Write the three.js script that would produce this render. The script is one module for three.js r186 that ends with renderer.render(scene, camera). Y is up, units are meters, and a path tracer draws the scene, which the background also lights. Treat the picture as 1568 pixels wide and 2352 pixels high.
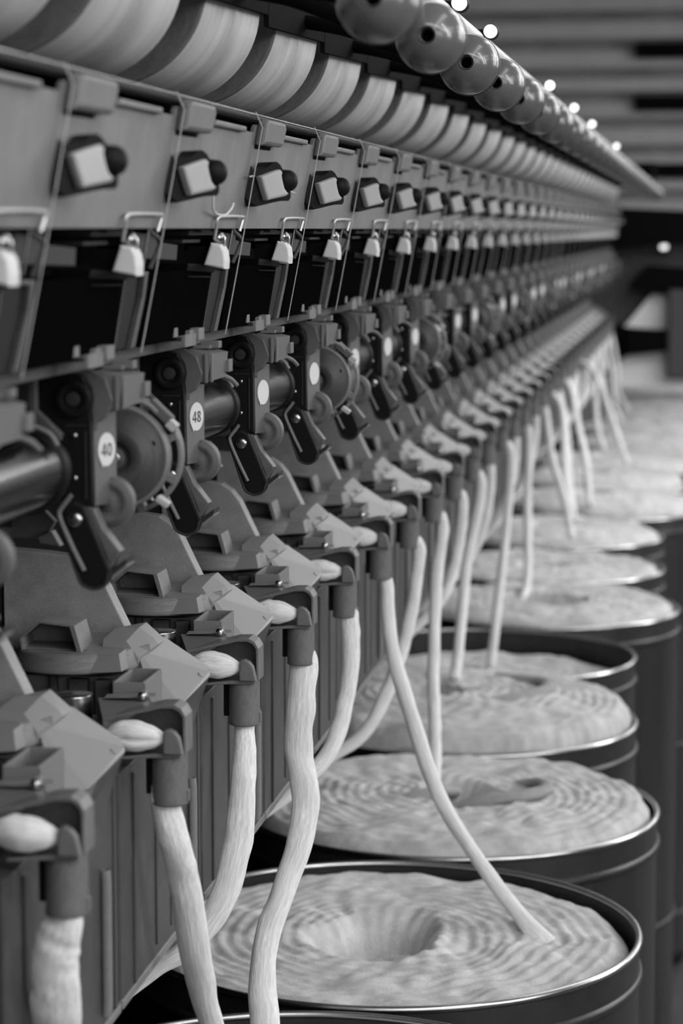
import * as THREE from 'three';
import { RoundedBoxGeometry } from 'three/addons/geometries/RoundedBoxGeometry.js';
import { ConvexGeometry } from 'three/addons/geometries/ConvexGeometry.js';
import { mergeGeometries } from 'three/addons/utils/BufferGeometryUtils.js';
import { RectAreaLightUniformsLib } from 'three/addons/lights/RectAreaLightUniformsLib.js';
RectAreaLightUniformsLib.init();

// ------------------------------------------------------------------ camera
// Frame of the place: x to the right of the machine, y up, the row of spinning units runs along -z.
const EYE = 1.62, PITCH = 0.23, FIRST = 1.1155;          // eye height, unit spacing, distance of unit 0
const scene = new THREE.Scene();
const camera = new THREE.PerspectiveCamera(24.15, 1568 / 2352, 0.05, 60);
camera.position.set(0, EYE, 0);
camera.lookAt(-0.1491, EYE - 0.1172, -0.98185);
camera.focus = 1.68;
camera.userData.fStop = 9.5;
scene.add(camera);
const renderer = new THREE.WebGLRenderer({ antialias: true });
renderer.toneMapping = THREE.LinearToneMapping;
renderer.toneMappingExposure = 1.0;
renderer.shadowMap.enabled = true;
scene.background = new THREE.Color(0x000000);
const ROOM = { x0: -4.2, x1: 9.5, y1: 4.2, z0: 8.5, z1: -15.2 };
// fluorescent ceiling lamps: [x, z]
const LAMPS = [];
for (const x of [0.8, 3.4, 6.0]) for (let i = 0; i < 4; i++) LAMPS.push([x, 6.1 - i * 5.6, x > 1 ? 0.75 : 0.12]);   // third: tilt of the fitting towards the machine
const LAMP_W = 0.3, LAMP_L = 4.4, LAMP_I = 19, LAMP_GLOW = 4.0, LAMP_Y = 3.25;

// ------------------------------------------------------------------ random + textures
function rng(seed) { let a = seed >>> 0; return () => { a = (a + 0x6D2B79F5) | 0; let t = Math.imul(a ^ (a >>> 15), 1 | a); t = (t + Math.imul(t ^ (t >>> 7), 61 | t)) ^ t; return ((t ^ (t >>> 14)) >>> 0) / 4294967296; }; }
function valueNoise(seed, px, py) {                       // tiling value noise on a px * py lattice
  const r = rng(seed), g = Float32Array.from({ length: px * py }, r);
  return (u, v) => {
    let x = (((u * px) % px) + px) % px, y = (((v * py) % py) + py) % py;
    const i = Math.floor(x), j = Math.floor(y); x -= i; y -= j; x = x * x * (3 - 2 * x); y = y * y * (3 - 2 * y);
    const i1 = (i + 1) % px, j1 = (j + 1) % py;
    return (g[j * px + i] * (1 - x) + g[j * px + i1] * x) * (1 - y) + (g[j1 * px + i] * (1 - x) + g[j1 * px + i1] * x) * y;
  };
}
function tex(w, h, fn, srgb, rx = 1, ry = 1) {
  const d = new Uint8Array(w * h * 4);
  for (let j = 0; j < h; j++) for (let i = 0; i < w; i++) {
    const c = Math.max(0, Math.min(255, 255 * fn(i / w, j / h))), o = (j * w + i) * 4;
    d[o] = d[o + 1] = d[o + 2] = c; d[o + 3] = 255;
  }
  const t = new THREE.DataTexture(d, w, h); t.wrapS = t.wrapT = THREE.RepeatWrapping; t.magFilter = THREE.LinearFilter;
  t.repeat.set(rx, ry); if (srgb) t.colorSpace = THREE.SRGBColorSpace; t.needsUpdate = true; return t;
}
const n1 = valueNoise(1, 128, 128), n2 = valueNoise(2, 24, 24), n3 = valueNoise(3, 8, 8), n4 = valueNoise(4, 256, 256);
const nF = valueNoise(5, 6, 64), nF2 = valueNoise(6, 20, 128), nW = valueNoise(7, 8, 200), nW2 = valueNoise(8, 3, 40), nS = valueNoise(9, 60, 7), nS2 = valueNoise(10, 20, 9);
const tGrain = tex(256, 256, (u, v) => 0.5 + 0.5 * (n4(u, v) - 0.5) + 0.3 * (n1(u, v) - 0.5), false, 12, 12);
const tMottle = tex(256, 256, (u, v) => 0.86 + 0.12 * (n2(u, v) - 0.5) + 0.10 * (n3(u, v) - 0.5) + 0.10 * (n4(u, v) - 0.5), true, 5, 5);
const tStain = tex(256, 256, (u, v) => 0.90 + 0.06 * (nS(u, v) - 0.5) + 0.10 * (nS2(u, v) - 0.5) + 0.08 * (n4(u, v) - 0.5), true, 4, 9);
const tFibreBump = tex(128, 256, (u, v) => 0.5 + 0.6 * (nF(u, v) - 0.5) + 0.4 * (nF2(u, v) - 0.5), false);
const tFibre = tex(128, 256, (u, v) => 0.90 + 0.10 * (nF(u, v) - 0.5) + 0.10 * (nF2(u, v) - 0.5), true);
const tWind = tex(64, 512, (u, v) => 0.88 + 0.10 * (nW(u, v) - 0.5) + 0.08 * (nW2(u, v) - 0.5), true);
const tWindBump = tex(64, 512, (u, v) => 0.5 + 0.9 * (nW(u, v) - 0.5), false);

// ------------------------------------------------------------------ materials (the photograph is black and white: greys only)
const grey = (v) => new THREE.Color().setRGB(v, v, v);
const M = {};
function mat(name, v, rough, o = {}) { M[name] = new THREE.MeshPhysicalMaterial({ color: grey(v), roughness: rough, ...o }); return M[name]; }
const grainBump = { bumpMap: tGrain, bumpScale: 0.00008 };
mat('plastic', 0.23, 0.42, { map: tMottle, ...grainBump });
mat('body', 0.07, 0.42, { map: tMottle, ...grainBump });
mat('plasticMid', 0.19, 0.42, { map: tMottle, ...grainBump });
mat('plasticPale', 0.33, 0.45, { map: tMottle, ...grainBump });
mat('plasticLight', 0.255, 0.40, { map: tMottle, ...grainBump });
mat('armGrey', 0.135, 0.45, { map: tMottle, ...grainBump });
mat('roller', 0.42, 0.5);
mat('palePaint', 0.85, 0.7);
mat('plasticDark', 0.08, 0.45, { map: tMottle, ...grainBump });
mat('panel', 0.185, 0.45, { map: tStain, ...grainBump });
mat('funnel', 0.19, 0.42, { map: tMottle, ...grainBump });
mat('black', 0.008, 0.5, { specularIntensity: 0.25 });
mat('blackMatt', 0.004, 0.9, { specularIntensity: 0.12 });
mat('sensorBlack', 0.003, 1, { specularIntensity: 0 });
mat('blackGloss', 0.004, 0.35, { specularIntensity: 0.03 });
mat('coal', 0.025, 0.5, { ...grainBump, specularIntensity: 0.5 });
mat('steel', 0.45, 0.24, { metalness: 1 });
mat('rollSteel', 0.16, 0.22, { metalness: 1 });
mat('bright', 0.75, 0.25, { metalness: 1 });
mat('wire', 0.62, 0.35, { metalness: 0.6 });
mat('can', 0.035, 0.38, { map: tMottle, metalness: 0.2 });
mat('canRim', 0.5, 0.22, { metalness: 1 });
mat('whitePlastic', 0.70, 0.5);
mat('tag', 0.62, 0.6);
mat('cotton', 0.92, 1, { map: tFibre, bumpMap: tFibreBump, bumpScale: 0.0002, sheen: 0.3, sheenRoughness: 0.8, sheenColor: grey(0.6) });
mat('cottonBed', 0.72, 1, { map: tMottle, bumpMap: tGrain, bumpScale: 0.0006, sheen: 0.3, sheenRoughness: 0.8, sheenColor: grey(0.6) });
mat('yarn', 0.9, 0.85, { map: tWind, bumpMap: tWindBump, bumpScale: 0.0002 });
mat('endPlate', 0.2, 0.6, { map: tMottle });
mat('paperTube', 0.14, 0.8);
mat('knob', 0.115, 0.28, { clearcoat: 0.6, clearcoatRoughness: 0.12 });
mat('rail', 0.7, 0.35);
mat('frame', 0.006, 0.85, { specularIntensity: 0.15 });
mat('floor', 0.038, 0.6, { map: tMottle });
mat('wall', 0.6, 0.8, { map: tMottle });
mat('cladding', 0.6, 0.8, { map: tMottle });
mat('wallDark', 0.32, 0.8, { map: tMottle });
mat('ceiling', 0.7, 0.9);
M.lamp = new THREE.MeshStandardMaterial({ color: 0xffffff, emissive: 0xffffff, emissiveIntensity: LAMP_GLOW });
M.indicator = new THREE.MeshStandardMaterial({ color: 0xffffff, emissive: 0xffffff, emissiveIntensity: 1.6 });

// ------------------------------------------------------------------ naming and object helpers
const used = new Map();
function numbered(n) { const c = used.get(n) || 0; used.set(n, c + 1); return c ? `${n}_${String(c).padStart(3, '0')}` : n; }
// unit frame in millimetres: (X, Y, D) -> metres, D = distance along the row from the unit's origin
const mm = (X, Y, D) => new THREE.Vector3(X / 1000, Y / 1000, -D / 1000);
function thing(name, label, category, base, group) {       // base in unit-frame mm
  const o = new THREE.Group(); o.name = numbered(name); o.userData = { label, category }; if (group) o.userData.group = group;
  o.base = mm(...base); o.position.copy(o.base); o.position.y += EYE; o.position.z -= FIRST; scene.add(o); return o;
}
function clean(g) {
  g = g.index ? g.toNonIndexed() : g;
  if (!g.attributes.uv) g.setAttribute('uv', new THREE.Float32BufferAttribute(new Float32Array(g.attributes.position.count * 2), 2));
  for (const k of Object.keys(g.attributes)) if (!['position', 'normal', 'uv'].includes(k)) g.deleteAttribute(k);
  return g;
}
const merge = (gs) => mergeGeometries(gs.map(clean));
function part(parent, name, geos, material, label) {
  let root = parent; while (!root.base) root = root.parent;
  const g = Array.isArray(geos) ? merge(geos) : geos.clone();
  g.translate(-root.base.x, -root.base.y, -root.base.z);
  const m = new THREE.Mesh(g, material); m.name = name; m.castShadow = m.receiveShadow = true;
  if (label) m.userData.label = label;
  parent.add(m); return m;
}
function copyTo(src, k, label, group) {                    // the same thing k units further along the row
  const c = src.clone(); c.name = numbered(src.name.replace(/_\d{3}$/, '')); c.position.z -= k * PITCH; scene.add(c);
  c.userData = { ...src.userData, label }; delete c.userData.group; if (group) c.userData.group = group;
  return c;
}

// ------------------------------------------------------------------ shape helpers, all in unit-frame mm
const S = 0.001;
function extr(poly, depth, bev, holes) {
  const sh = new THREE.Shape(poly.map(([a, b]) => new THREE.Vector2(a * S, b * S)));
  if (holes) for (const h of holes) sh.holes.push(new THREE.Path(h.map(([a, b]) => new THREE.Vector2(a * S, b * S))));
  const b = (bev || 0) * S;
  const g = new THREE.ExtrudeGeometry(sh, { depth: depth * S - 2 * b, bevelEnabled: b > 0, bevelThickness: b, bevelSize: b, bevelOffset: -b, bevelSegments: 2, curveSegments: 8 });
  g.translate(0, 0, b); return g;
}
const exZ = (poly, d0, d1, bev = 0.4, holes) => extr(poly, d1 - d0, bev, holes).translate(0, 0, -d1 * S);                 // poly (X, Y), from distance d0 to d1
const exX = (poly, x0, x1, bev = 0.4, holes) => extr(poly, x1 - x0, bev, holes).rotateY(Math.PI / 2).translate(x0 * S, 0, 0);   // poly (D, Y)
const exY = (poly, y0, y1, bev = 0.4, holes) => extr(poly, y1 - y0, bev, holes).rotateX(-Math.PI / 2).translate(0, y0 * S, 0); // poly (X, D)
const exP = (poly, e0, e1, bev) => extr(poly, e1 - e0, bev).translate(0, 0, e0 * S).rotateY(48 * Math.PI / 180).translate(-0.2915, 0, 0.0686);   // guide block face, turned half towards the near end
const LEAN = 0.17;                                           // the winder face leans out towards the top
function lean(g) { const p = g.attributes.position; for (let i = 0; i < p.count; i++) p.setX(i, p.getX(i) + LEAN * (p.getY(i) - 0.028)); return g; }
const box = (x0, x1, y0, y1, d0, d1, r = 0.5) => new RoundedBoxGeometry((x1 - x0) * S, (y1 - y0) * S, (d1 - d0) * S, 2, Math.min(r * S, (x1 - x0) * S / 2.1, (y1 - y0) * S / 2.1, (d1 - d0) * S / 2.1)).translate((x0 + x1) / 2 * S, (y0 + y1) / 2 * S, -(d0 + d1) / 2 * S);
const latZ = (prof, X, Y, seg = 32) => new THREE.LatheGeometry(prof.map(([r, d]) => new THREE.Vector2(r * S, -d * S)), seg).rotateX(Math.PI / 2).translate(X * S, Y * S, 0);   // profile (radius, D)
const latY = (prof, X, D, seg = 32) => new THREE.LatheGeometry(prof.map(([r, y]) => new THREE.Vector2(r * S, y * S)), seg).translate(X * S, 0, -D * S);                       // profile (radius, Y)
const tube = (pts, r, seg = 24, rad = 8) => new THREE.TubeGeometry(new THREE.CatmullRomCurve3(pts.map((p) => mm(...p)), false, 'catmullrom', 0.35), seg, r * S, rad);
const hull = (pts) => new ConvexGeometry(pts.map((p) => mm(...p)));
const ell = (x, y, d, rx, ry, rd) => new THREE.SphereGeometry(1, 20, 14).scale(rx * S, ry * S, rd * S).translate(x * S, y * S, -d * S);
// soft rope with an oval section: pts [X, Y, D], widths [w, t] at the same places
function sweep(pts, wid, seed, n = 60, m = 20, fuzz = 0.05) {
  const c = new THREE.CatmullRomCurve3(pts.map((p) => mm(...p)), false, 'centripetal'), r = rng(seed);
  const nz = valueNoise(seed + 77, 24, 7), pos = [], uv = [], idx = [];
  for (let i = 0; i <= n; i++) {
    const u = i / n, p = c.getPoint(u), t = c.getTangent(u), f = u * (wid.length - 1), a = Math.min(wid.length - 2, Math.floor(f)), q = f - a;
    const w = (wid[a][0] * (1 - q) + wid[a + 1][0] * q) * S / 2, th = (wid[a][1] * (1 - q) + wid[a + 1][1] * q) * S / 2;
    const ax = new THREE.Vector3(1, 0, 0).addScaledVector(t, -t.x).normalize(), az = new THREE.Vector3().crossVectors(t, ax);
    for (let j = 0; j <= m; j++) {
      const th2 = j / m * Math.PI * 2, k = 1 + fuzz * (nz(u, j / m) - 0.5) * 4;
      const v = p.clone().addScaledVector(ax, Math.cos(th2) * w * k).addScaledVector(az, Math.sin(th2) * th * k);
      pos.push(v.x, v.y, v.z); uv.push(u * 4, j / m);
    }
  }
  for (let i = 0; i < n; i++) for (let j = 0; j < m; j++) { const A = i * (m + 1) + j, B = A + m + 1; idx.push(A, B, A + 1, B, B + 1, A + 1); }
  for (const e of [0, n]) { const b = pos.length / 3, p = c.getPoint(e / n); pos.push(p.x, p.y, p.z); uv.push(0, 0); for (let j = 0; j < m; j++) { const A = e * (m + 1) + j; e ? idx.push(A, b, A + 1) : idx.push(A, A + 1, b); } }
  const g = new THREE.BufferGeometry(); g.setAttribute('position', new THREE.Float32BufferAttribute(pos, 3)); g.setAttribute('uv', new THREE.Float32BufferAttribute(uv, 2)); g.setIndex(idx); g.computeVertexNormals(); return g;
}
function struct(name, geo, material, parent) { const m = new THREE.Mesh(geo, material); m.name = name; m.castShadow = m.receiveShadow = true; if (!parent) m.userData.kind = 'structure'; (parent || scene).add(m); return m; }
const slab = (x0, x1, y0, y1, z0, z1) => new THREE.BoxGeometry(x1 - x0, y1 - y0, z1 - z0).translate((x0 + x1) / 2, (y0 + y1) / 2, (z0 + z1) / 2);

// ------------------------------------------------------------------ the hall
{
  const { x0, x1, y1, z0, z1 } = ROOM, t = 0.15;
  const f = slab(x0 - t, x1 + t, -t, 0, z1 - t, z0 + t);
  { const p = f.attributes.position, u = f.attributes.uv; for (let i = 0; i < p.count; i++) u.setXY(i, p.getX(i) * 0.2, p.getZ(i) * 0.2); }
  struct('floor', f, M.floor);
  struct('ceiling', slab(x0 - t, x1 + t, y1, y1 + t, z1 - t, z0 + t), M.ceiling);
  struct('wall_left', slab(x0 - t, x0, 0, y1, z1 - t, z0 + t), M.wall);
  struct('wall_right', slab(x1, x1 + t, 0, y1, z1 - t, z0 + t), M.wall);
  struct('wall_near', slab(x0, x1, 0, y1, z0, z0 + t), M.wall);
  const wf = struct('wall_far', slab(x0, x1, 0, y1, z1 - t, z1), M.wallDark);
  // horizontal cladding boards of the far wall, each proud of the dark wall by its own depth
  const r = rng(31);
  for (let i = 0, y = 1.7; y < 3.0; i++) {
    const h = 0.07 + 0.035 * r();
    struct(i ? `cladding_board_${String(i).padStart(3, '0')}` : 'cladding_board', slab(-3.2, 3.2, y, y + h, z1, z1 + 0.05 + 0.05 * r()), M.cladding, wf);
    y += h + 0.05 + 0.03 * r();
  }
  let i = 0;
  for (const [yc, h] of [[1.012, 0.095], [0.715, 0.095], [0.335, 0.09]]) {
    struct(i ? `dark_vent_${String(i).padStart(3, '0')}` : 'dark_vent', slab(-0.46, 0.9, EYE + yc * 1.085 - h / 2, EYE + yc * 1.085 + h / 2, z1, z1 + 0.13), M.blackMatt, wf); i++;
  }
}
// ceiling lamps (mesh + light)
LAMPS.forEach(([x, z, tilt], i) => {
  const o = new THREE.Group(); o.name = numbered('ceiling_lamp'); o.position.set(x, LAMP_Y, z);
  o.userData = { label: 'long fluorescent lamp fitting hung from the ceiling above the aisle', category: 'lamp', group: 'fluorescent lamps on the ceiling' };
  const h = new THREE.Mesh(new RoundedBoxGeometry(LAMP_W + 0.04, 0.08, LAMP_L + 0.06, 2, 0.01).translate(0, -0.04, 0), M.whitePlastic); h.name = 'lamp_housing';
  const d = new THREE.Mesh(new RoundedBoxGeometry(LAMP_W, 0.02, LAMP_L, 2, 0.005).translate(0, -0.09, 0), M.lamp); d.name = 'diffuser';
  const head = new THREE.Group(); head.name = 'lamp_head'; head.rotation.z = -tilt; head.add(h, d); o.add(head); scene.add(o);
  for (const dz of [-1.6, 1.6]) { const rod = new THREE.Mesh(new THREE.CylinderGeometry(0.008, 0.008, ROOM.y1 - LAMP_Y, 8).translate(0, (ROOM.y1 - LAMP_Y) / 2, dz), M.steel); rod.name = 'suspension_rod'; o.add(rod); }
  const l = new THREE.RectAreaLight(0xffffff, tilt > 0.5 ? LAMP_I * 1.1 : LAMP_I * 0.55, LAMP_W, LAMP_L); l.position.set(x - 0.11 * Math.sin(tilt), LAMP_Y - 0.11 * Math.cos(tilt), z); l.lookAt(x - Math.sin(tilt), LAMP_Y - Math.cos(tilt), z); l.castShadow = true; scene.add(l);
});

// ------------------------------------------------------------------ words for labels
const ORD = ['first', 'second', 'third', 'fourth', 'fifth', 'sixth', 'seventh', 'eighth', 'ninth', 'tenth', 'eleventh', 'twelfth', 'thirteenth', 'fourteenth', 'fifteenth', 'sixteenth', 'seventeenth', 'eighteenth'];
const K0 = -1, K1 = 29;                                       // units built: K0 .. K1
// copies of a thing made for unit `at`, placed on every unit of `list`
function row(src, at, list, near, far, group, nNear = 12, first = list[0]) {
  for (const k of list) {
    const i = list.indexOf(k), isFar = i >= nNear, lab = isFar ? far : `${near}, ${ORD[i]} from the left edge`;
    if (k === at || (!list.includes(at) && i === 0)) { src.position.z -= (k - at) * PITCH; src.userData.label = lab; if (isFar) src.userData.group = group; else delete src.userData.group; }
    else copyTo(src, k - (list.includes(at) ? at : list[0]), lab, isFar ? group : undefined);
  }
}
const range = (a, b) => Array.from({ length: b - a + 1 }, (_, i) => a + i);

// ------------------------------------------------------------------ machine frame: stepped dark core behind all the units
{
  const D0 = -1000, D1 = (K1 + 0.9) * 230;
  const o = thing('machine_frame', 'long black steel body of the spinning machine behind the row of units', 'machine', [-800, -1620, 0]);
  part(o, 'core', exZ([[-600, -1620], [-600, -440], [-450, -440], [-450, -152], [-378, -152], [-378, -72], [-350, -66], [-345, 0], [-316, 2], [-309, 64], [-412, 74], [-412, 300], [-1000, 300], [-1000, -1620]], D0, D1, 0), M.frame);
  const g = thing('guide_rod', 'thin dark glossy rod running under the yarn packages along the machine', 'rod', [-288, 68, 0]);
  part(g, 'rod', tube([[-288, 70, D0 + 500], [-288, 70, D1]], 2.6, 4, 10), M.black);
  part(g, 'traverse_wire', tube([[-283, 72, D0 + 500], [-283, 72, D1]], 0.6, 4, 6), M.bright);
  part(g, 'bracket', [box(-411.5, -284, 75.5, 79.5, D1 - 30, D1), box(-292, -284, 69, 77, D1 - 30, D1)], M.black);
  const h = thing('handle_rail', 'pale rail running along the machine above the row of round knobs', 'rail', [-177, 141, 0]);
  part(h, 'rail_tube', tube([[-177, 141, D0 + 600], [-177, 141, D1]], 8.5, 4, 16), M.rail);
  part(h, 'bracket', [box(-411.5, -170, 212, 219, D1 - 25, D1 - 10), box(-182, -172, 146, 214, D1 - 25, D1 - 10)], M.black);
  const l = thing('ledge', 'narrow grey ledge between the black sensor boxes and the numbered arms', 'ledge', [-340, -72, 0]);
  part(l, 'ledge_bar', box(-349, -327, -74, -67.5, D0 + 500, D1), M.plasticDark);
}
// ================================================================== one of each thing, made for unit 0
// --- yarn package
{
  const o = thing('yarn_package', '', 'yarn package', [-348, 142, 118]);
  const R = 60, d0 = 36, d1 = 202;
  const prof = [[27, d0 + 3], [44, d0 + 1.5], [R - 1.5, d0], [R - 0.3, d0 + 0.5], [R, d0 + 1.5]];
  for (let i = 1; i < 12; i++) prof.push([R + 0.12 * Math.sin(i * 2.1), d0 + 1.5 + (d1 - d0 - 3) * i / 12]);
  prof.push([R, d1 - 1.5], [R - 0.3, d1 - 0.5], [R - 1.5, d1], [44, d1 - 1.5], [27, d1 - 3]);
  part(o, 'wound_yarn', latZ(prof, -348, 142, 72), M.yarn);
  part(o, 'end_plate', latZ([[26, d0 - 0.5], [57, d0 - 1.6], [59.4, d0 - 0.8], [59.4, d0 + 2], [26, d0 + 2]], -348, 142, 64), M.endPlate, 'dark grey end plate');
  part(o, 'tube', latZ([[24, d0 - 8], [27, d0 - 8], [27, d1 + 6], [24, d1 + 6], [24, d0 - 8]], -348, 142, 40), M.paperTube, 'dark cardboard tube');
  row(o, 0, range(-1, K1), 'pale cylinder of wound yarn above the winder panels', 'small blurred yarn package in the far out-of-focus part of the row', 'yarn packages far down the row', 16);
}
// --- cradle arm with knob
{
  const o = thing('package_cradle', '', 'cradle arm', [-200, 120, 90]);
  const q = (x, d, y) => [x, y, d];
  part(o, 'arm_plate', exX([[-27.2, 130], [201.2, 137.5], [201.2, 210], [-27.2, 210]], -286, -282.5, 0.4), M.blackMatt);
  part(o, 'knob_neck', tube([[-285, 146, 120], [-250, 138, 100], [-205, 121, 80], [-176, 114, 78]], 5, 20, 10), M.blackMatt);
  part(o, 'back_arm', box(-411.5, -287, 203.5, 209, 180, 196), M.blackMatt);
  const kx = -163, ky = 112, kd = 76, R = 20.7, prof = [[0.01, kd - R + 9], [3.6, kd - R + 9], [4.2, kd - R + 0.8]];
  for (let i = 0; i <= 20; i++) { const a = Math.asin(4.6 / R) + (Math.PI - 0.25 - Math.asin(4.6 / R)) * i / 20; prof.push([R * Math.sin(a), kd - R * Math.cos(a)]); }
  const kn = part(o, 'knob', latZ(prof, kx, ky, 40), M.knob, 'round grey knob with a black socket');
  part(kn, 'socket', latZ([[0.01, kd - R + 8.5], [4.15, kd - R + 8.5], [4.6, kd - R + 0.4], [5.6, kd - R + 0.9]], kx, ky, 24), M.blackGloss, 'black socket');
  part(kn, 'seam_ring', latZ([[R - 0.1, kd + 5], [R + 0.5, kd + 6], [R - 0.4, kd + 7]], kx, ky, 40), M.plasticDark);
  row(o, 0, range(0, K1), 'black cradle arm ending in a round grey knob', 'blurred cradle arm and knob far along the upper rail', 'cradle arms far down the row', 12);
}
// --- indicator lamp on the pale rail
{
  const o = thing('indicator_lamp', '', 'indicator lamp', [-165, 147, 22]);
  part(o, 'lens', latZ([[0.01, 15], [3.2, 15.6], [5, 18], [5, 22], [0.01, 22]], -164, 148, 20), M.indicator);
  part(o, 'socket', latZ([[5.6, 20], [6, 21], [6, 30], [0.01, 30]], -164, 148, 20), M.black);
  part(o, 'stem', box(-176, -164, 144, 150, 23, 29), M.black);
  row(o, 0, [0, 2, 3, 6, 8, 10, 14], 'small bright lamp on the pale rail above the round knobs', '', '', 12);
}
// --- winder panel with window and roller
{
  const o = thing('winder_panel', '', 'panel', [-290, 0, 45]);
  const outer = [[-69.3, 0.5], [159, 0.5], [159, 61], [125, 61], [122, 63.5], [23, 63.5], [20, 61], [18, 66], [-66, 66], [-69.3, 64]];
  const p = part(o, 'face_plate', lean(exX(outer, -293, -290, 0.5)), M.panel);
  part(p, 'top_lip', lean(exX([[24, 59.5], [118, 59.5], [116, 63], [26, 63]], -290, -286.5, 1.2)), M.panel);
  part(o, 'latch', [lean(exX([[-64, 53.5], [2, 54], [6, 67], [0, 69.5], [-60, 69.5], [-64, 67]], -290, -283, 2.2))], M.panel, 'raised latch block');
  part(o, 'latch_slot', lean(exX([[-62, 51], [-8, 51.5], [-8, 53.6], [-62, 53.4]], -290.4, -289.6, 0.1)), M.blackMatt);
  // black guide block standing out of the panel, with a flared white roller and a round black cap on its face
  const gb = [[0.2, 28], [1.6, 35.6], [2.8, 39.4], [5.2, 40.4], [7.4, 39.5], [8.2, 37.3], [11.6, 37.5], [19.6, 39.8], [23.7, 42.6], [26.8, 43.2], [29.5, 41.5], [31.8, 38.4], [36.7, 38], [40.3, 35.5], [42.1, 31.5], [40.9, 27.9], [38, 26], [38, 20.4], [36.4, 18.4], [30.2, 18.3], [23.9, 17.3], [16.7, 15.8], [9.6, 14.5], [5.6, 17.2], [1.8, 19]];
  part(o, 'guide_block', exP(gb, -26, 0, 0.5), M.black, 'black guide block');
  part(o, 'white_roller', exP([[9.6, 33.4], [12.3, 25.4], [15, 18.5], [20.3, 19.5], [25.7, 20.5], [30.2, 21.4], [32.2, 23], [30.4, 24.3], [28.7, 26.3], [27.3, 30.6], [26.5, 34.2], [27.1, 36.4], [25.4, 38.2], [19.6, 36.6]], -1, 6, 1.6), M.roller, 'white flared roller');
  part(o, 'roller_cap', new THREE.SphereGeometry(0.0069, 20, 14).scale(1, 1, 0.7).translate(0.0352, 0.0312, 0.001).rotateY(48 * Math.PI / 180).translate(-0.2915, 0, 0.0686), M.black, 'round black cap');
  row(o, 0, range(-1, K1), 'pale grey winder panel with black guide block and roller', 'tiny blurred winder panel in the far part of the row', 'winder panels far down the row', 16);
}
// --- yarn thread rising in front of the panel seam
{
  const o = thing('yarn_thread', '', 'thread', [-285, 0, 160]);
  part(o, 'thread', tube([[-302, -66, 151], [-298.4, -45, 153.6], [-291.2, -3, 158.5], [-280.4, 60, 163], [-280, 64, 163.2], [-284, 74, 164]], 0.34, 24, 5), M.cotton);
  row(o, 0, range(-1, 16), 'thin pale thread hanging over the seam of two winder panels', 'very thin blurred thread over a panel seam far along', 'threads far down the row', 12);
}
// --- yarn sensor
{
  const o = thing('yarn_sensor', '', 'sensor', [-320, -66, 80]);
  part(o, 'housing', lean(exX([[-24, -66], [144, -66], [144, -24], [-24, -24]], -328, -299.5, 1)), M.sensorBlack, 'black glossy housing');
  part(o, 'top_step', [lean(exX([[60, -24.5], [142, -27], [142, -22], [60, -20]], -318, -297.6, 0.8)), lean(exX([[66, -28.6], [132, -30], [132, -29], [66, -27.6]], -299.8, -297.8, 0.3))], M.blackGloss);
  const cap = part(o, 'white_cap', exZ([[-305, -21.5], [-292, -24], [-291.6, -19], [-292.3, -13], [-294.5, -9.2], [-300.5, -8]], 100, 116, 1.2), M.whitePlastic, 'white plastic cap');
  part(cap, 'cap_pin', [tube([[-299, -9, 108], [-299, -4, 108], [-296, -2, 108], [-293.5, -5, 108], [-293.5, -10, 108]], 0.9, 14, 8), latZ([[0.01, 103], [3, 103.5], [3, 109], [0.01, 109]], -297, -5, 18)], M.steel);
  part(o, 'cap_stem', box(-318, -296, -22, -10, 108, 120), M.black);
  part(o, 'wire_hook', tube([[-293.6, -6, 78], [-292.4, 0, 77], [-291.2, 6, 75], [-290.6, 7.6, 80], [-290.6, 8.2, 120], [-290.4, 8, 152], [-291, 6.6, 155], [-292.6, -1, 152]], 1.05, 40, 8), M.wire, 'bent bright wire hook');
  part(o, 'bent_rod', tube([[-296, 2, 147], [-295.5, -1, 148], [-293.5, -7, 162], [-298.5, -21, 158]], 1.3, 24, 8), M.plasticDark);
  part(o, 'straight_rod', tube([[-296, 1, 147], [-299.6, -20, 146]], 0.9, 6, 8), M.steel);
  part(o, 'stepped_plate', lean(exX([[-73, -1.5], [-20, -3], [-18, -7], [38, -9], [41, -18], [-20, -16.5], [-73, -15.5]], -303, -301, 0.4)), M.coal, 'dark stepped plate');
  part(o, 'plate_arm', lean(box(-330, -302, -14, -9, -40, -30)), M.black);
  part(o, 'bar', [lean(box(-330, -300, -3.5, -0.5, 60, 150)), lean(box(-330, -301, -8, -6, 50, 100)), lean(box(-300, -296, -1.5, 0, 76, 104))], M.coal);
  const po = part(o, 'post', lean(exX([[147, -66], [200, -66], [203, -24], [150, -22.5]], -330, -304, 0.4)), M.black, 'black channel post');
  part(po, 'post_edge', lean(exX([[145.5, -66], [152.5, -66], [151, -26], [145, -25]], -306, -301, 0.6)), M.plasticDark);
  part(po, 'post_edge', lean(exX([[190, -66], [199, -66], [206, -38], [204, -23.5], [152, -22], [152, -24], [196, -26], [198, -38]], -306, -301, 0.5)), M.plasticDark);
  row(o, 0, range(-1, K1), 'black sensor box with a white cap and bent wires', 'blurred black sensor box with a white dot far along', 'sensor boxes far down the row', 16);
}
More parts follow.
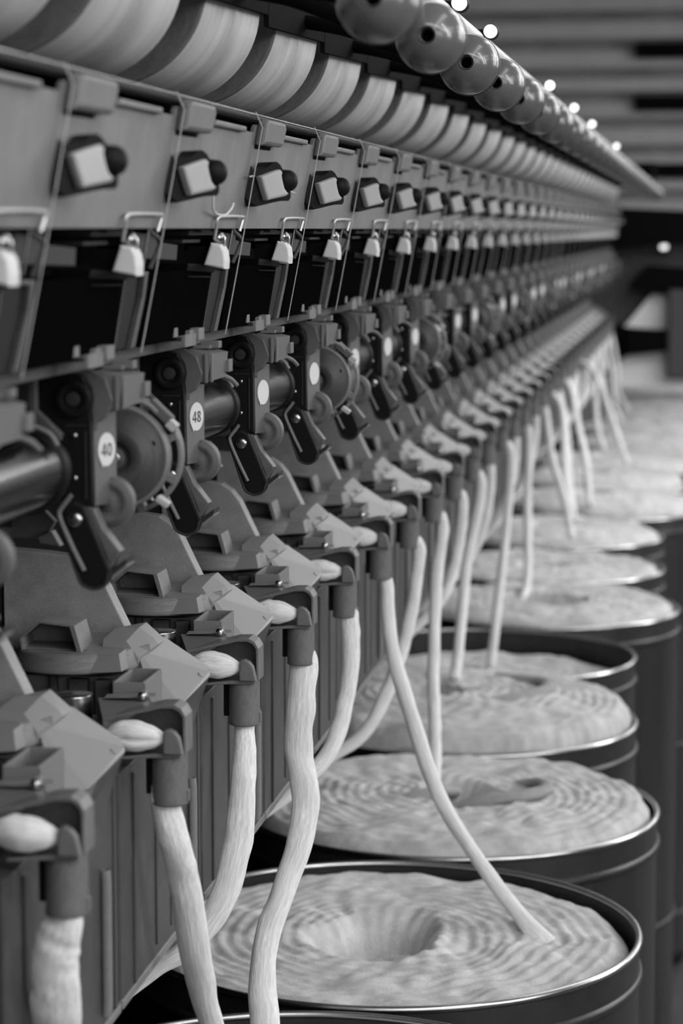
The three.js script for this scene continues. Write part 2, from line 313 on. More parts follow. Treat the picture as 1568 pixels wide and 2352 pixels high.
// --- numbered arm with lever
function tagMaterial(text) {
  const c = document.createElement('canvas'); c.width = c.height = 128; const x = c.getContext('2d');
  x.fillStyle = '#c9c9c9'; x.fillRect(0, 0, 128, 128);
  x.fillStyle = '#2c2c2c'; x.font = 'bold 66px sans-serif'; x.textAlign = 'center'; x.textBaseline = 'middle'; x.fillText(text, 64, 66);
  const t = new THREE.CanvasTexture(c); t.colorSpace = THREE.SRGBColorSpace;
  return new THREE.MeshStandardMaterial({ map: t, roughness: 0.6 });
}
const TAG = { 0: tagMaterial('40'), 1: tagMaterial('48') };
{
  const o = thing('numbered_arm', '', 'lever arm', [-330, -120, 118]);
  const ap = part(o, 'arm_plate', exZ([[-350, -79], [-331, -75], [-325, -77], [-321, -83], [-320, -89], [-321, -95], [-320.5, -102], [-320, -145], [-337, -145], [-336, -112], [-350, -96]], 112, 119, 0.5), M.black, 'black arm plate');
  part(ap, 'groove_line', [box(-323.8, -322.9, -142, -106, 111.4, 112.4, 0.2), box(-334, -323, -103.3, -102.6, 111.4, 112.4, 0.2)], M.coal);
  part(ap, 'screw', latZ([[0.01, 110.8], [1.2, 110.9], [1.6, 111.6], [1.6, 112.5]], -329.2, -108.3, 14), M.steel);
  part(ap, 'screw', latZ([[0.01, 110.8], [1.2, 110.9], [1.6, 111.6], [1.6, 112.5]], -329.4, -131, 14), M.steel);
  const hub = part(o, 'hub', [latZ([[0.01, 109.6], [4.1, 109.6], [4.3, 110.2], [5.6, 110.2], [5.8, 109.2], [8.4, 109.2], [9.6, 109.8], [10, 110.8], [10, 113]], -329.6, -89, 40)], M.black, 'round black hub');
  part(hub, 'hub_button', latZ([[0.01, 108.9], [3.4, 108.9], [3.9, 109.4], [3.9, 110]], -329.6, -89, 28), M.coal);
  part(o, 'flange', exZ([[-332, -74], [-322, -74], [-314, -78], [-310, -90], [-314, -99], [-318.6, -102], [-319, -106], [-322, -106], [-336, -104], [-340, -90]], 119.2, 124, 0.8), M.armGrey);
  part(o, 'left_bracket', exZ([[-352, -74], [-347.5, -74], [-347.6, -94], [-334, -107], [-335, -110.5], [-339, -109], [-352, -97]], 103, 109, 0.8), M.armGrey, 'grey curved bracket');
  part(o, 'side_rail', exY([[-320.4, 118.4], [-313.4, 139], [-314.2, 141], [-320.4, 141]], -146.5, -97, 0.4), M.armGrey, 'grey side rail');
  part(o, 'connector_block', [
    hull([[-321, -75, 121], [-305.5, -77, 121], [-300, -77, 150], [-318, -73, 150], [-321, -90, 121], [-318.5, -95, 121], [-308, -95, 121], [-302, -93, 150], [-318, -93, 150]]),
    box(-309.4, -307.4, -95.5, -77.2, 119.6, 121.6), box(-306.2, -304.6, -95, -77.2, 122, 126), box(-319, -308, -74.6, -72.2, 132, 152), box(-316, -304, -74.5, -70, 140, 150), box(-303.5, -299, -90, -82, 148, 160),
    tube([[-304, -92, 150], [-299, -95, 154], [-296, -99, 158]], 1.6, 10, 8)], M.plasticMid, 'pale grey connector block');
  part(o, 'ledge_clip', [box(-328.4, -323.2, -66, -59.2, 58, 66), box(-319.2, -314.2, -64.4, -58.2, 58, 68), box(-336, -312, -67.6, -64, 70, 112), box(-324, -312, -65, -61.4, 92, 112), box(-318, -309, -68, -60.5, 104, 120)], M.plasticLight);
  part(o, 'ledge_bracket', exZ([[-352, -79], [-310, -70.5], [-310, -63], [-352, -71]], 70, 100, 0.6), M.plastic);
  const lv = part(o, 'lever', (() => {
    const pts = [[-339.2, -147.5], [-333, -142.4], [-328, -142.6], [-323, -145.4]];
    const cx = -318.4, cy = -181.2, r = 9.2; pts.push([-309.6, -178]); for (let i = 0; i <= 12; i++) { const a = 0.18 - i / 12 * (Math.PI + 0.25); pts.push([cx + r * Math.cos(a), cy + r * Math.sin(a)]); }
    pts.push([-328.4, -180]); return [exZ(pts, 106, 113, 1.6)];
  })(), M.black, 'black rounded lever');
  part(lv, 'lever_rim', tube([[-338.2, -148.5, 106.2], [-327.6, -181, 106.2], [-324.8, -187, 106.2], [-318.4, -189.4, 106.2], [-312.4, -187, 106.2], [-310.3, -180.5, 106.2]], 0.9, 40, 8), M.coal);
  part(lv, 'bent_rod', tube([[-329.4, -139, 105], [-333, -143.6, 105], [-336.4, -148.4, 105], [-335.4, -153.2, 105], [-329.4, -167, 105], [-323.4, -179.5, 105.6]], 1.35, 40, 10), M.plastic, 'bent grey rod');
  part(lv, 'lever_screw', [latZ([[0.01, 103.2], [2.2, 103.2], [3.4, 103.8], [4.1, 104.8], [4.1, 106.4]], -327.8, -152.4, 22), box(-330.2, -325.4, -152.9, -151.9, 102.9, 103.5, 0.1), box(-328.3, -327.3, -154.8, -150, 102.9, 103.5, 0.1)], M.steel, 'steel cross-head screw');
  part(o, 'lever_flange', exZ([[-323.4, -146.5], [-319.6, -147.5], [-315, -158], [-305.6, -170], [-311, -179.6]], 113.2, 124, 0.6), M.armGrey);
  part(o, 'lever_foot', exZ([[-314.5, -182], [-302.6, -174], [-302.8, -177.2], [-314.6, -186.6]], 116, 134, 0.5), M.coal);
  part(o, 'foot_edge', exZ([[-314.5, -186.4], [-302.8, -177], [-302.8, -178.4], [-314.6, -188]], 116, 134, 0.3), M.plastic);
  const wh = part(o, 'small_wheel', latZ([[0.01, 131], [4, 131], [4.4, 132.6], [8, 132.6], [9, 131.6], [11, 131.4], [11.6, 132.4], [13.2, 132.6], [14, 133.6], [14, 141], [12, 142.6], [0.01, 143]], -317, -146, 40), M.armGrey, 'small grey wheel');
  part(wh, 'wheel_hub', latZ([[0.01, 129.6], [2.4, 129.8], [3, 130.6], [3, 132]], -317, -146, 20), M.plasticDark);
  part(o, 'under_bracket', [exZ([[-374, -174], [-366, -170.5], [-361, -179], [-373, -177.5]], 196, 204, 0.4), exZ([[-392, -164], [-372, -160], [-366, -166], [-372, -176], [-380, -170], [-392, -176]], 204, 210, 0.6), box(-449.5, -372, -176, -170, 204, 210)], M.armGrey, 'small grey bracket');
  part(o, 'stay', box(-377.5, -330, -100, -92, 120, 132), M.black);
  // round number tag, one lower corner clipped, on the side rail
  const tg = (() => {
    const sh = new THREE.Shape(); const R = 8.6; for (let i = 0; i <= 40; i++) { const a = -1.95 + i / 40 * (Math.PI * 2 - 0.75); sh[i ? 'lineTo' : 'moveTo'](R * S * Math.cos(a) * 0.96, R * S * 1.04 * Math.sin(a)); }
    sh.lineTo(-R * S * 0.42, -R * S * 1.12);
    const g = new THREE.ExtrudeGeometry(sh, { depth: 0.0005, bevelEnabled: false, curveSegments: 12 });
    const u = g.attributes.uv, p = g.attributes.position; for (let i = 0; i < u.count; i++) u.setXY(i, 0.5 + p.getX(i) / (2.2 * R * S), 0.5 + p.getY(i) / (2.2 * R * S));
    g.rotateY(Math.atan2(20.6, 7)); return g.translate(-0.3168 + 0.0002, -0.117, -0.1292);
  })();
  const tm = part(o, 'number_tag', tg, M.tag, 'pale round number tag');
  const list = range(-1, K1), base = 'black lever arm with pale number tag and grey connector block';
  for (const k of list) {
    const i = k + 1, isFar = i >= 14;
    const lab = isFar ? 'blurred lever arm with a pale tag dot far along the row' : k === 0 ? 'black lever arm whose round pale tag reads 40, beside a large grey pulley' : k === 1 ? 'black lever arm whose round pale tag reads 48' : `${base}, ${ORD[i]} from the left edge`;
    const c = k === 0 ? o : copyTo(o, k, lab);
    if (k === 0) o.userData.label = lab;
    if (isFar) c.userData.group = 'lever arms far down the row';
    c.children.find((m) => m.name.startsWith('number_tag')).material = TAG[k] || M.tag;
  }
}
// --- pulley and feed roller between the arms
{
  const o = thing('drive_pulley', '', 'pulley', [-323, -126, 185]);
  const pl = part(o, 'disc', latZ([[0.01, 171], [6, 171], [6.5, 174], [9, 174], [9.6, 170.5], [15.5, 170.6], [16.6, 171.4], [17, 174], [21, 175.4], [22, 177.6], [26, 179], [28, 179.6], [28.4, 181], [28.4, 190], [0.01, 190]], -323, -126, 64), M.plasticDark);
  part(pl, 'disc_rim', latZ([[27, 179.2], [28.2, 178.6], [29, 180], [29, 189], [27, 190]], -323, -126, 64), M.plastic);
  part(pl, 'outer_ring', latZ([[31.6, 193], [33.4, 192.6], [34, 194], [34, 200], [31.6, 200], [31.6, 193]], -323, -126, 64), M.plastic);
  const lugs = []; for (let i = 0; i < 8; i++) { const a = i / 8 * Math.PI * 2 + 0.35; lugs.push(new THREE.BoxGeometry(0.008, 0.004, 0.008).translate(0.0295, 0, 0).rotateZ(a).translate(-0.323, -0.126, -0.194)); }
  part(pl, 'spoke', lugs, M.plastic);
  part(pl, 'bore', latZ([[0.01, 177.6], [1.6, 177.7], [1.6, 178.6]], -302.5, -118, 14), M.blackMatt);
  part(o, 'axle', latZ([[0.01, 168.8], [3.4, 169], [4.2, 170], [4.2, 230], [0.01, 230]], -323, -126, 20), M.steel);
  part(o, 'tension_clip', [new RoundedBoxGeometry(0.016, 0.006, 0.008, 2, 0.001).rotateZ(-0.75).translate(-0.3005, -0.101, -0.19)], M.armGrey);
  part(o, 'clip_tip', new RoundedBoxGeometry(0.006, 0.0056, 0.007, 2, 0.001).rotateZ(-0.75).translate(-0.2935, -0.1085, -0.188), M.roller, 'pale clip tip');
  part(o, 'clip_tip', new RoundedBoxGeometry(0.008, 0.004, 0.008, 2, 0.001).rotateZ(-0.6).translate(-0.2985, -0.151, -0.185), M.roller, 'pale clip tip');
  part(o, 'bearing', box(-377.5, -330, -134, -118, 192, 214), M.black);
  row(o, 0, range(0, 10).map((i) => i * 3), 'large grey ribbed pulley between two lever arms', 'blurred grey pulley far down the row', 'pulleys far down the row', 4);
  const r = thing('feed_roller', '', 'roller', [-350, -125, 230]);
  part(r, 'roller', latZ([[0.01, 142], [15, 142], [18, 143], [19, 146], [19.2, 150], [19.2, 312], [18, 316], [15, 318], [0.01, 318]], -347, -125, 48), M.rollSteel, 'dark polished steel roller');
  part(r, 'end_ring', latZ([[16, 312], [20.4, 313], [20.8, 318], [20.4, 326], [16, 327]], -347, -125, 48), M.black);
  part(r, 'clip', tube([[-339, -100, 300], [-331, -104, 300], [-327, -110, 300]], 1.3, 12, 8), M.plasticLight);
  row(r, 0, range(-1, 28).filter((k) => k % 3 !== 0 || k < 0), 'dark polished steel feed roller between two lever arms', 'blurred dark feed roller far down the row', 'feed rollers far down the row', 7);
}
// --- spinning housing (the moulded grey body of one unit)
{
  const o = thing('spinning_housing', '', 'housing', [-390, -449, 85]);
  part(o, 'side_wall', exZ([[-449, -206], [-420, -208], [-398, -211], [-389.5, -216.5], [-382.5, -225], [-366, -259], [-364, -302], [-449, -302]], 145, 160, 0.9), M.plasticPale, 'grey side wall with a slanted edge');
  const tr = part(o, 'tray', [latY([[0.01, -264], [36, -263], [38.5, -262], [40.5, -264], [43, -271], [43.6, -273.4], [43, -275], [0.01, -276]], -392, 118, 40)], M.plastic);
  part(tr, 'tray_floor', hull([[-430, -259, 150], [-366, -259, 150], [-345, -262, 118], [-372, -262.4, 96], [-428, -262, 100], [-430, -266, 150], [-366, -266, 150], [-345, -266, 118], [-372, -266, 96], [-428, -266, 100]]), M.plastic);
  part(tr, 'tray_facet', hull([[-381, -262.5, 86], [-357, -262, 84], [-354, -272, 78], [-384, -274, 78], [-378, -262, 104], [-357, -262, 104], [-354, -273, 100]]), M.plastic);
  const mouth = [[-421.2, -263], [-421.8, -255.2], [-409.8, -244.9], [-390.2, -246.8], [-385.6, -263]];
  const ins = part(o, 'port_block', exZ([[-422, -264], [-423, -255], [-410, -244], [-389.6, -246], [-387.4, -246.4], [-382.6, -264]], 92, 122, 0.3, [mouth]), M.plastic, 'block with a deep open port');
  part(ins, 'port_back', exZ(mouth, 119, 122, 0.1), M.plastic);
  part(o, 'cover_hump', [hull([[-373, -257, 108], [-368, -252, 122], [-354, -252, 126], [-345, -259, 128], [-342, -263, 128], [-350, -272, 106], [-363, -271, 104], [-373, -268, 104], [-371, -255, 140], [-354, -252, 146], [-342, -264, 150], [-366, -280, 146], [-372, -280, 140], [-358, -258, 108], [-350, -268, 106]])], M.plastic);
  const ns = part(o, 'nose_cover', hull([[-352, -264, 112], [-343, -262, 150], [-322, -276.6, 152], [-317, -279.5, 152], [-336.4, -288.6, 112], [-334, -290.4, 110], [-313.4, -283.6, 149], [-312.6, -286, 148], [-322.6, -297.6, 106], [-335, -298.6, 88], [-356, -299, 150], [-316, -291, 156], [-352, -299, 104]]), M.plasticLight, 'pale sloping nose cover');
  part(ns, 'nose_mark', [hull([[-319, -283, 139], [-318.4, -282.8, 139.6], [-316, -286.8, 139.2], [-315.6, -286.4, 139.8], [-318, -284, 138.4]]), latY([[0.01, -269.6], [0.7, -269.8], [0.7, -272]], -337.5, 134, 10)], M.plasticDark);
  const w = 2, bx = [-349, -329.4, 36, 82];
  part(o, 'open_box', [box(bx[0], bx[1], -312, -270.5, bx[2], bx[2] + w, 0.4), box(bx[0], bx[1], -312, -270, bx[3] - w, bx[3], 0.4), box(bx[0], bx[0] + w, -312, -270.2, bx[2], bx[3], 0.4), box(bx[1] - w, bx[1], -312, -270.2, bx[2], bx[3], 0.4), box(bx[0], bx[1], -312, -298, bx[2], bx[3], 0.4)], M.plastic, 'open-topped small box');
  part(o, 'inner_block', [box(-440, -350, -330, -278, 92, 118, 0.5)], M.plastic);
  part(o, 'pillar', [box(-402, -398, -330, -277, 86, 94), box(-390, -378, -330, -279, 86, 94), box(-372, -362, -330, -279, 82, 92), box(-360, -351, -330, -277, 76, 88)], M.plasticDark);
  const ridges = [[0.01, -275]]; for (let i = 0; i <= 22; i++) ridges.push([i % 2 ? 11.4 : 12.4, -276 - i * 0.8]); ridges.push([0.01, -296]);
  part(o, 'toothed_roller', latY(ridges, -371, 24, 36), M.steel, 'steel roller with fine teeth');
  part(o, 'roller_seat', box(-440, -352, -320, -296, 8, 60), M.plastic);
  const fp = part(o, 'front_panel', [exY([[-449, -28], [-331, -28], [-330, -26], [-330, 196], [-331, 198], [-449, 198]], -448, -312, 0.5)], M.body);
  part(fp, 'panel_shoulder', hull([[-336, -297, 112], [-322, -297, 125], [-315, -290, 152], [-330, -322, 100], [-330, -330, 160], [-345, -297, 112], [-345, -330, 112], [-330, -298, 168]]), M.body);
  part(fp, 'panel_rib', [box(-331, -328.6, -446, -318, 4, 9), box(-331, -328.8, -440, -330, 62, 66), box(-331, -329.2, -440, -330, 104, 108), box(-331, -329, -446, -316, 186, 190)], M.body);
  part(fp, 'slot', [box(-331, -329.7, -405, -322, 70, 100, 0.2)], M.plasticDark);
  part(fp, 'stud_bar', tube([[-328, -357, 160], [-327.4, -362, 160], [-327.4, -436, 160], [-328, -441, 160]], 3, 12, 10), M.plasticLight, 'pale upright bar');
  part(fp, 'bottom_flange', box(-440, -328.6, -452, -446.5, -28, 198, 0.8), M.plasticLight);
  row(o, 0, range(0, K1), 'grey moulded spinning housing with black port and nose cover', 'blurred grey spinning housing far down the row', 'housings far down the row', 14);
}
// --- sliver condenser
{
  const o = thing('sliver_condenser', '', 'condenser', [-320, -304, 0]);
  part(o, 'hood', exZ([[-344.5, -293], [-344, -284.4], [-328, -280], [-310, -275.4], [-302, -275.2], [-298, -277.4], [-295.6, -281.4], [-295.4, -303], [-310, -304], [-342, -304]], 9, 13, 0.6), M.funnel);
  part(o, 'hood_rim', exZ([[-345, -293], [-344.6, -284], [-328, -279.2], [-310, -274.6], [-301.6, -274.4], [-297.4, -276.6], [-294.8, -281.2], [-294.6, -303], [-296.6, -303], [-296.8, -281.8], [-299, -278.6], [-302.4, -276.8], [-310, -277], [-328, -281.6], [-342.4, -285.6], [-342.6, -293]], -7, 11, 0.5), M.funnel);
  part(o, 'top_plate', hull([[-344.6, -284.4, -6], [-357, -279.4, 32], [-326, -278.4, 34], [-318, -278, 8], [-344, -293, -6], [-357, -291, 32], [-330, -285, 34], [-340, -293, 9]]), M.funnel);
  part(o, 'cup_side', hull([[-345.2, -285.6, -6.5], [-357.6, -280.4, 31.5], [-357.6, -290.5, 31.5], [-345.2, -292.8, -6.5], [-344.8, -285.6, -6.3], [-357.2, -280.4, 31.8], [-357.2, -290.5, 31.8], [-344.8, -292.8, -6.3]]), M.coal, 'dark side of the cup');
  part(o, 'bracket_strip', [hull([[-352, -278.4, 26], [-336, -276.6, 20], [-320, -276.4, 26], [-322, -275.6, 34], [-352, -277.4, 34], [-352, -279, 34]]), box(-329, -325, -277, -272.4, 22, 28, 1)], M.plasticLight);
  part(o, 'screw', latY([[2.8, -277], [2.8, -274.4], [2.2, -273], [0.01, -272.8]], -327, 20, 14), M.steel);
  part(o, 'floor_lip', exZ([[-333, -305.2], [-314, -303], [-297, -302.4], [-297, -304.8], [-314, -305.4], [-333, -306.8]], -12, 12, 0.5), M.funnel);
  part(o, 'thumb_lip', exZ([[-307, -302.6], [-306.6, -289.6], [-305.4, -288], [-303, -287.6], [-300, -289], [-297.2, -292.6], [-295.2, -302.6]], -14.5, -9, 1), M.funnel);
  part(o, 'tube', [latY([[10.4, -303], [10.6, -332.6], [11, -333.6], [10.4, -334.6], [9.4, -334.4], [9.2, -304]], -306, 0, 36), box(-297, -294.6, -333, -326, -2, 3, 0.6)], M.funnel, 'grey outlet tube');
  part(o, 'tube_bracket', box(-321, -314, -330, -304, 2, 8), M.black);
  row(o, 0, range(0, K1), 'grey sliver condenser cup with a short outlet tube', 'blurred condenser cup far down the row', 'condensers far down the row', 16);
}
// ------------------------------------------------------------------ cans, their coils and the slivers (world mm: distance from the eye)
const U = (k) => -k;                                           // readability only
const CANS = [];
const RIM_Y = -615, CAN_R = 222;
function coilGeo(seed, level, dome, hx, hd, hr) {             // bed of coiled sliver: level above the can rim in mm
  const nr = 64, na = 200, R = CAN_R - 6, r = rng(seed), nz = valueNoise(seed + 5, 12, 12), nz2 = valueNoise(seed + 9, 40, 40), pos = [], uv = [], idx = [], ph = r() * 6;
  for (let i = 0; i <= nr; i++) for (let j = 0; j <= na; j++) {
    const q = i / nr, a = j / na * Math.PI * 2, rr = R * q, x = rr * Math.cos(a), d = rr * Math.sin(a);
    const hd2 = Math.hypot(x - hx, d - hd), cyc = rr / 13 + a / (Math.PI * 2) * 2 + 0.8 * (nz(x / 500 + 0.5, d / 500 + 0.5) - 0.5) + ph;
    const swirl = 0.5 + 0.5 * Math.sin(a * 26 + rr / 9);
    const e = Math.min(1, (1 - q) * 9), edge = Math.sqrt(Math.max(0, 1 - (1 - e) * (1 - e)));
    const pa = Math.atan2(d - hd, x - hx), hq = hr * (1 + 0.14 * Math.sin(2 * pa + ph) + 0.10 * Math.sin(3 * pa + 2 * ph));
    const s = Math.max(0, Math.min(1, (hd2 - hq * 0.6) / (hq * 0.6))), pm = 1 - s * s * (3 - 2 * s), pit = pm * (34 + 9 * Math.sin(2 * pa + hd2 / 7 + ph) * Math.min(1, hd2 / 14));
    let y = level - 24 * (1 - edge) + dome * (1 - q * q) - pit;
    y += 2.6 * Math.abs(Math.sin(cyc * Math.PI)) * Math.min(1, q * 4) + 1.3 * swirl * (1 - q * 0.4) + 7 * (nz(x / 460 + 0.5, d / 460 + 0.5) - 0.5) + 3 * (nz2(x / 500 + 0.5, d / 500 + 0.5) - 0.5);
    pos.push(x * S, y * S, -d * S); uv.push(x * S, d * S);
  }
  for (let j = 0; j <= na; j++) { const a = j / na * Math.PI * 2; pos.push(R * Math.cos(a) * S, (level - 90) * S, -R * Math.sin(a) * S); uv.push(a * R * S, 0.09); }
  for (let i = 0; i <= nr; i++) for (let j = 0; j < na; j++) { const A = i * (na + 1) + j, B = A + na + 1; idx.push(A, B, A + 1, B, B + 1, A + 1); }
  const g = new THREE.BufferGeometry(); g.setAttribute('position', new THREE.Float32BufferAttribute(pos, 3)); g.setAttribute('uv', new THREE.Float32BufferAttribute(uv, 2)); g.setIndex(idx); g.computeVertexNormals(); return g;
}
{
  // [X, distance, coil level, dome, hole x, hole d, hole radius]
  const list = [[-272, 1590, -14, 4, 0, 0, 60], [-270, 2050, -9, 3, -8, -8, 58], [-264, 2512, 9, 4, 14, 0, 46], [-300, 2975, 24, 12, -40, -10, 44], [-315, 3440, -36, 4, 0, 0, 50], [-258, 3900, 8, 4, 10, 0, 60], [-290, 4365, 2, 0, 0, 0, 40], [-300, 4830, 10, 10, 0, 0, 40], [-235, 5300, 22, 14, 0, 0, 40], [-262, 5765, 26, 10, 0, 0, 40], [-240, 6230, 20, 12, 0, 0, 40], [-150, 6700, 26, 14, 0, 0, 40], [-170, 7200, 26, 14, 0, 0, 40], [-130, 7665, 24, 14, 0, 0, 40], [-125, 8130, 30, 10, 0, 0, 40], [-120, 8595, 24, 10, 0, 0, 40], [-115, 9060, 24, 10, 0, 0, 40], [-110, 9525, 24, 10, 0, 0, 40]];
  const H = 1620 + RIM_Y, y0 = -1620;
  const prof = [[0.01, 12], [214, 12], [214, 30], [CAN_R - 2, 32], [CAN_R, 34]];
  const bead = (y) => { for (let i = 0; i <= 6; i++) { const a = i / 6 * Math.PI; prof.push([CAN_R + 3.6 * Math.sin(a), y - 5 * Math.cos(a)]); } };
  bead(120); bead(500); bead(H - 33); prof.push([CAN_R, H - 3], [CAN_R - 1.6, H - 3], [CAN_R - 1.6, 40], [0.01, 40]);
  const words = ['open can of coiled sliver in the bottom foreground, mostly below the frame', 'nearest dark can of coiled sliver, at the bottom of the picture', 'second dark sliver can from the bottom, filled up to its rim', 'third dark sliver can from the bottom, heaped above its rim', 'fourth dark sliver can from the bottom, filled below its rim', 'fifth dark sliver can from the bottom, far right at the frame edge', 'sixth dark sliver can from the bottom with a bright rim'];
  const bedWords = ['white coiled sliver in the foreground can below the frame', 'white coil of sliver with a central hollow in the nearest can', 'white coil of sliver level with the rim of the second can', 'white heaped coil of sliver swelling over the third can', 'white coil of sliver lying deep in the fourth can', 'white coil of sliver filling the fifth can at the right', 'white coil of sliver in the sixth can from the bottom'];
  let can0;
  list.forEach(([X, D, lv, dome, hx, hd, hr], i) => {
    const far = i > 6; let o;
    if (!can0) {
      o = can0 = new THREE.Group(); o.name = numbered('sliver_can');
      const body = new THREE.Mesh(latY(prof, 0, 0, 96), M.can); body.name = 'body';
      const rim = new THREE.Mesh(new THREE.TorusGeometry(CAN_R * S, 0.0032, 12, 128).rotateX(Math.PI / 2).translate(0, (H - 2) * S, 0), M.canRim); rim.name = 'rim'; rim.userData.label = 'bright rolled metal rim';
      const base = new THREE.Mesh(latY([[200, 0], [214, 0], [214, 14], [200, 14]], 0, 0, 64), M.blackMatt); base.name = 'base_ring';
      o.add(body, rim, base); for (const m of o.children) m.castShadow = m.receiveShadow = true;
    } else { o = can0.clone(); o.name = numbered('sliver_can'); }
    o.position.set(X * S, 0, -D * S); scene.add(o);
    o.userData = { label: far ? 'blurred dark sliver can in the distance heaped with white sliver' : words[i], category: 'can' }; if (far) o.userData.group = 'distant sliver cans';
    const c = new THREE.Mesh(coilGeo(500 + i * 7, lv, dome, hx, hd, hr), M.cottonBed); c.name = numbered('sliver_coil'); c.position.set(X * S, EYE + RIM_Y * S, -D * S); c.castShadow = c.receiveShadow = true; scene.add(c);
    c.userData = { label: far ? 'blurred white heap of coiled sliver in a distant can' : bedWords[i], category: 'sliver coil' }; if (far) c.userData.group = 'distant sliver coils';
    const loop = (pts, w, sd) => { const q = new THREE.Mesh(sweep(pts, w, sd, 40, 14, 0.04), M.cottonBed); q.name = 'loose_loop'; c.add(q); };
    if (i === 2) { loop([[-66, 2, -40], [-40, 14, -44], [-12, 20, -26], [4, 12, 10], [-2, 0, 40]], [[12, 10], [15, 12], [15, 12], [13, 10]], 71); loop([[-4, 0, -38], [40, 17, -46], [84, 20, -30], [104, 20, 4], [92, 18, 40], [60, 8, 60]], [[10, 9], [15, 12], [16, 13], [15, 12], [12, 10]], 72); }
    if (i === 3) { loop([[-60, 16, -60], [0, 24, -74], [70, 36, -52], [112, 40, 0], [96, 38, 60], [40, 36, 90]], [[16, 12], [20, 14], [20, 15], [18, 13]], 76); loop([[-200, 0, -60], [-110, 2, -166], [0, 4, -200], [110, 4, -164], [176, 6, -92]], [[14, 12], [18, 15], [18, 15], [16, 14]], 77); }
  });
}
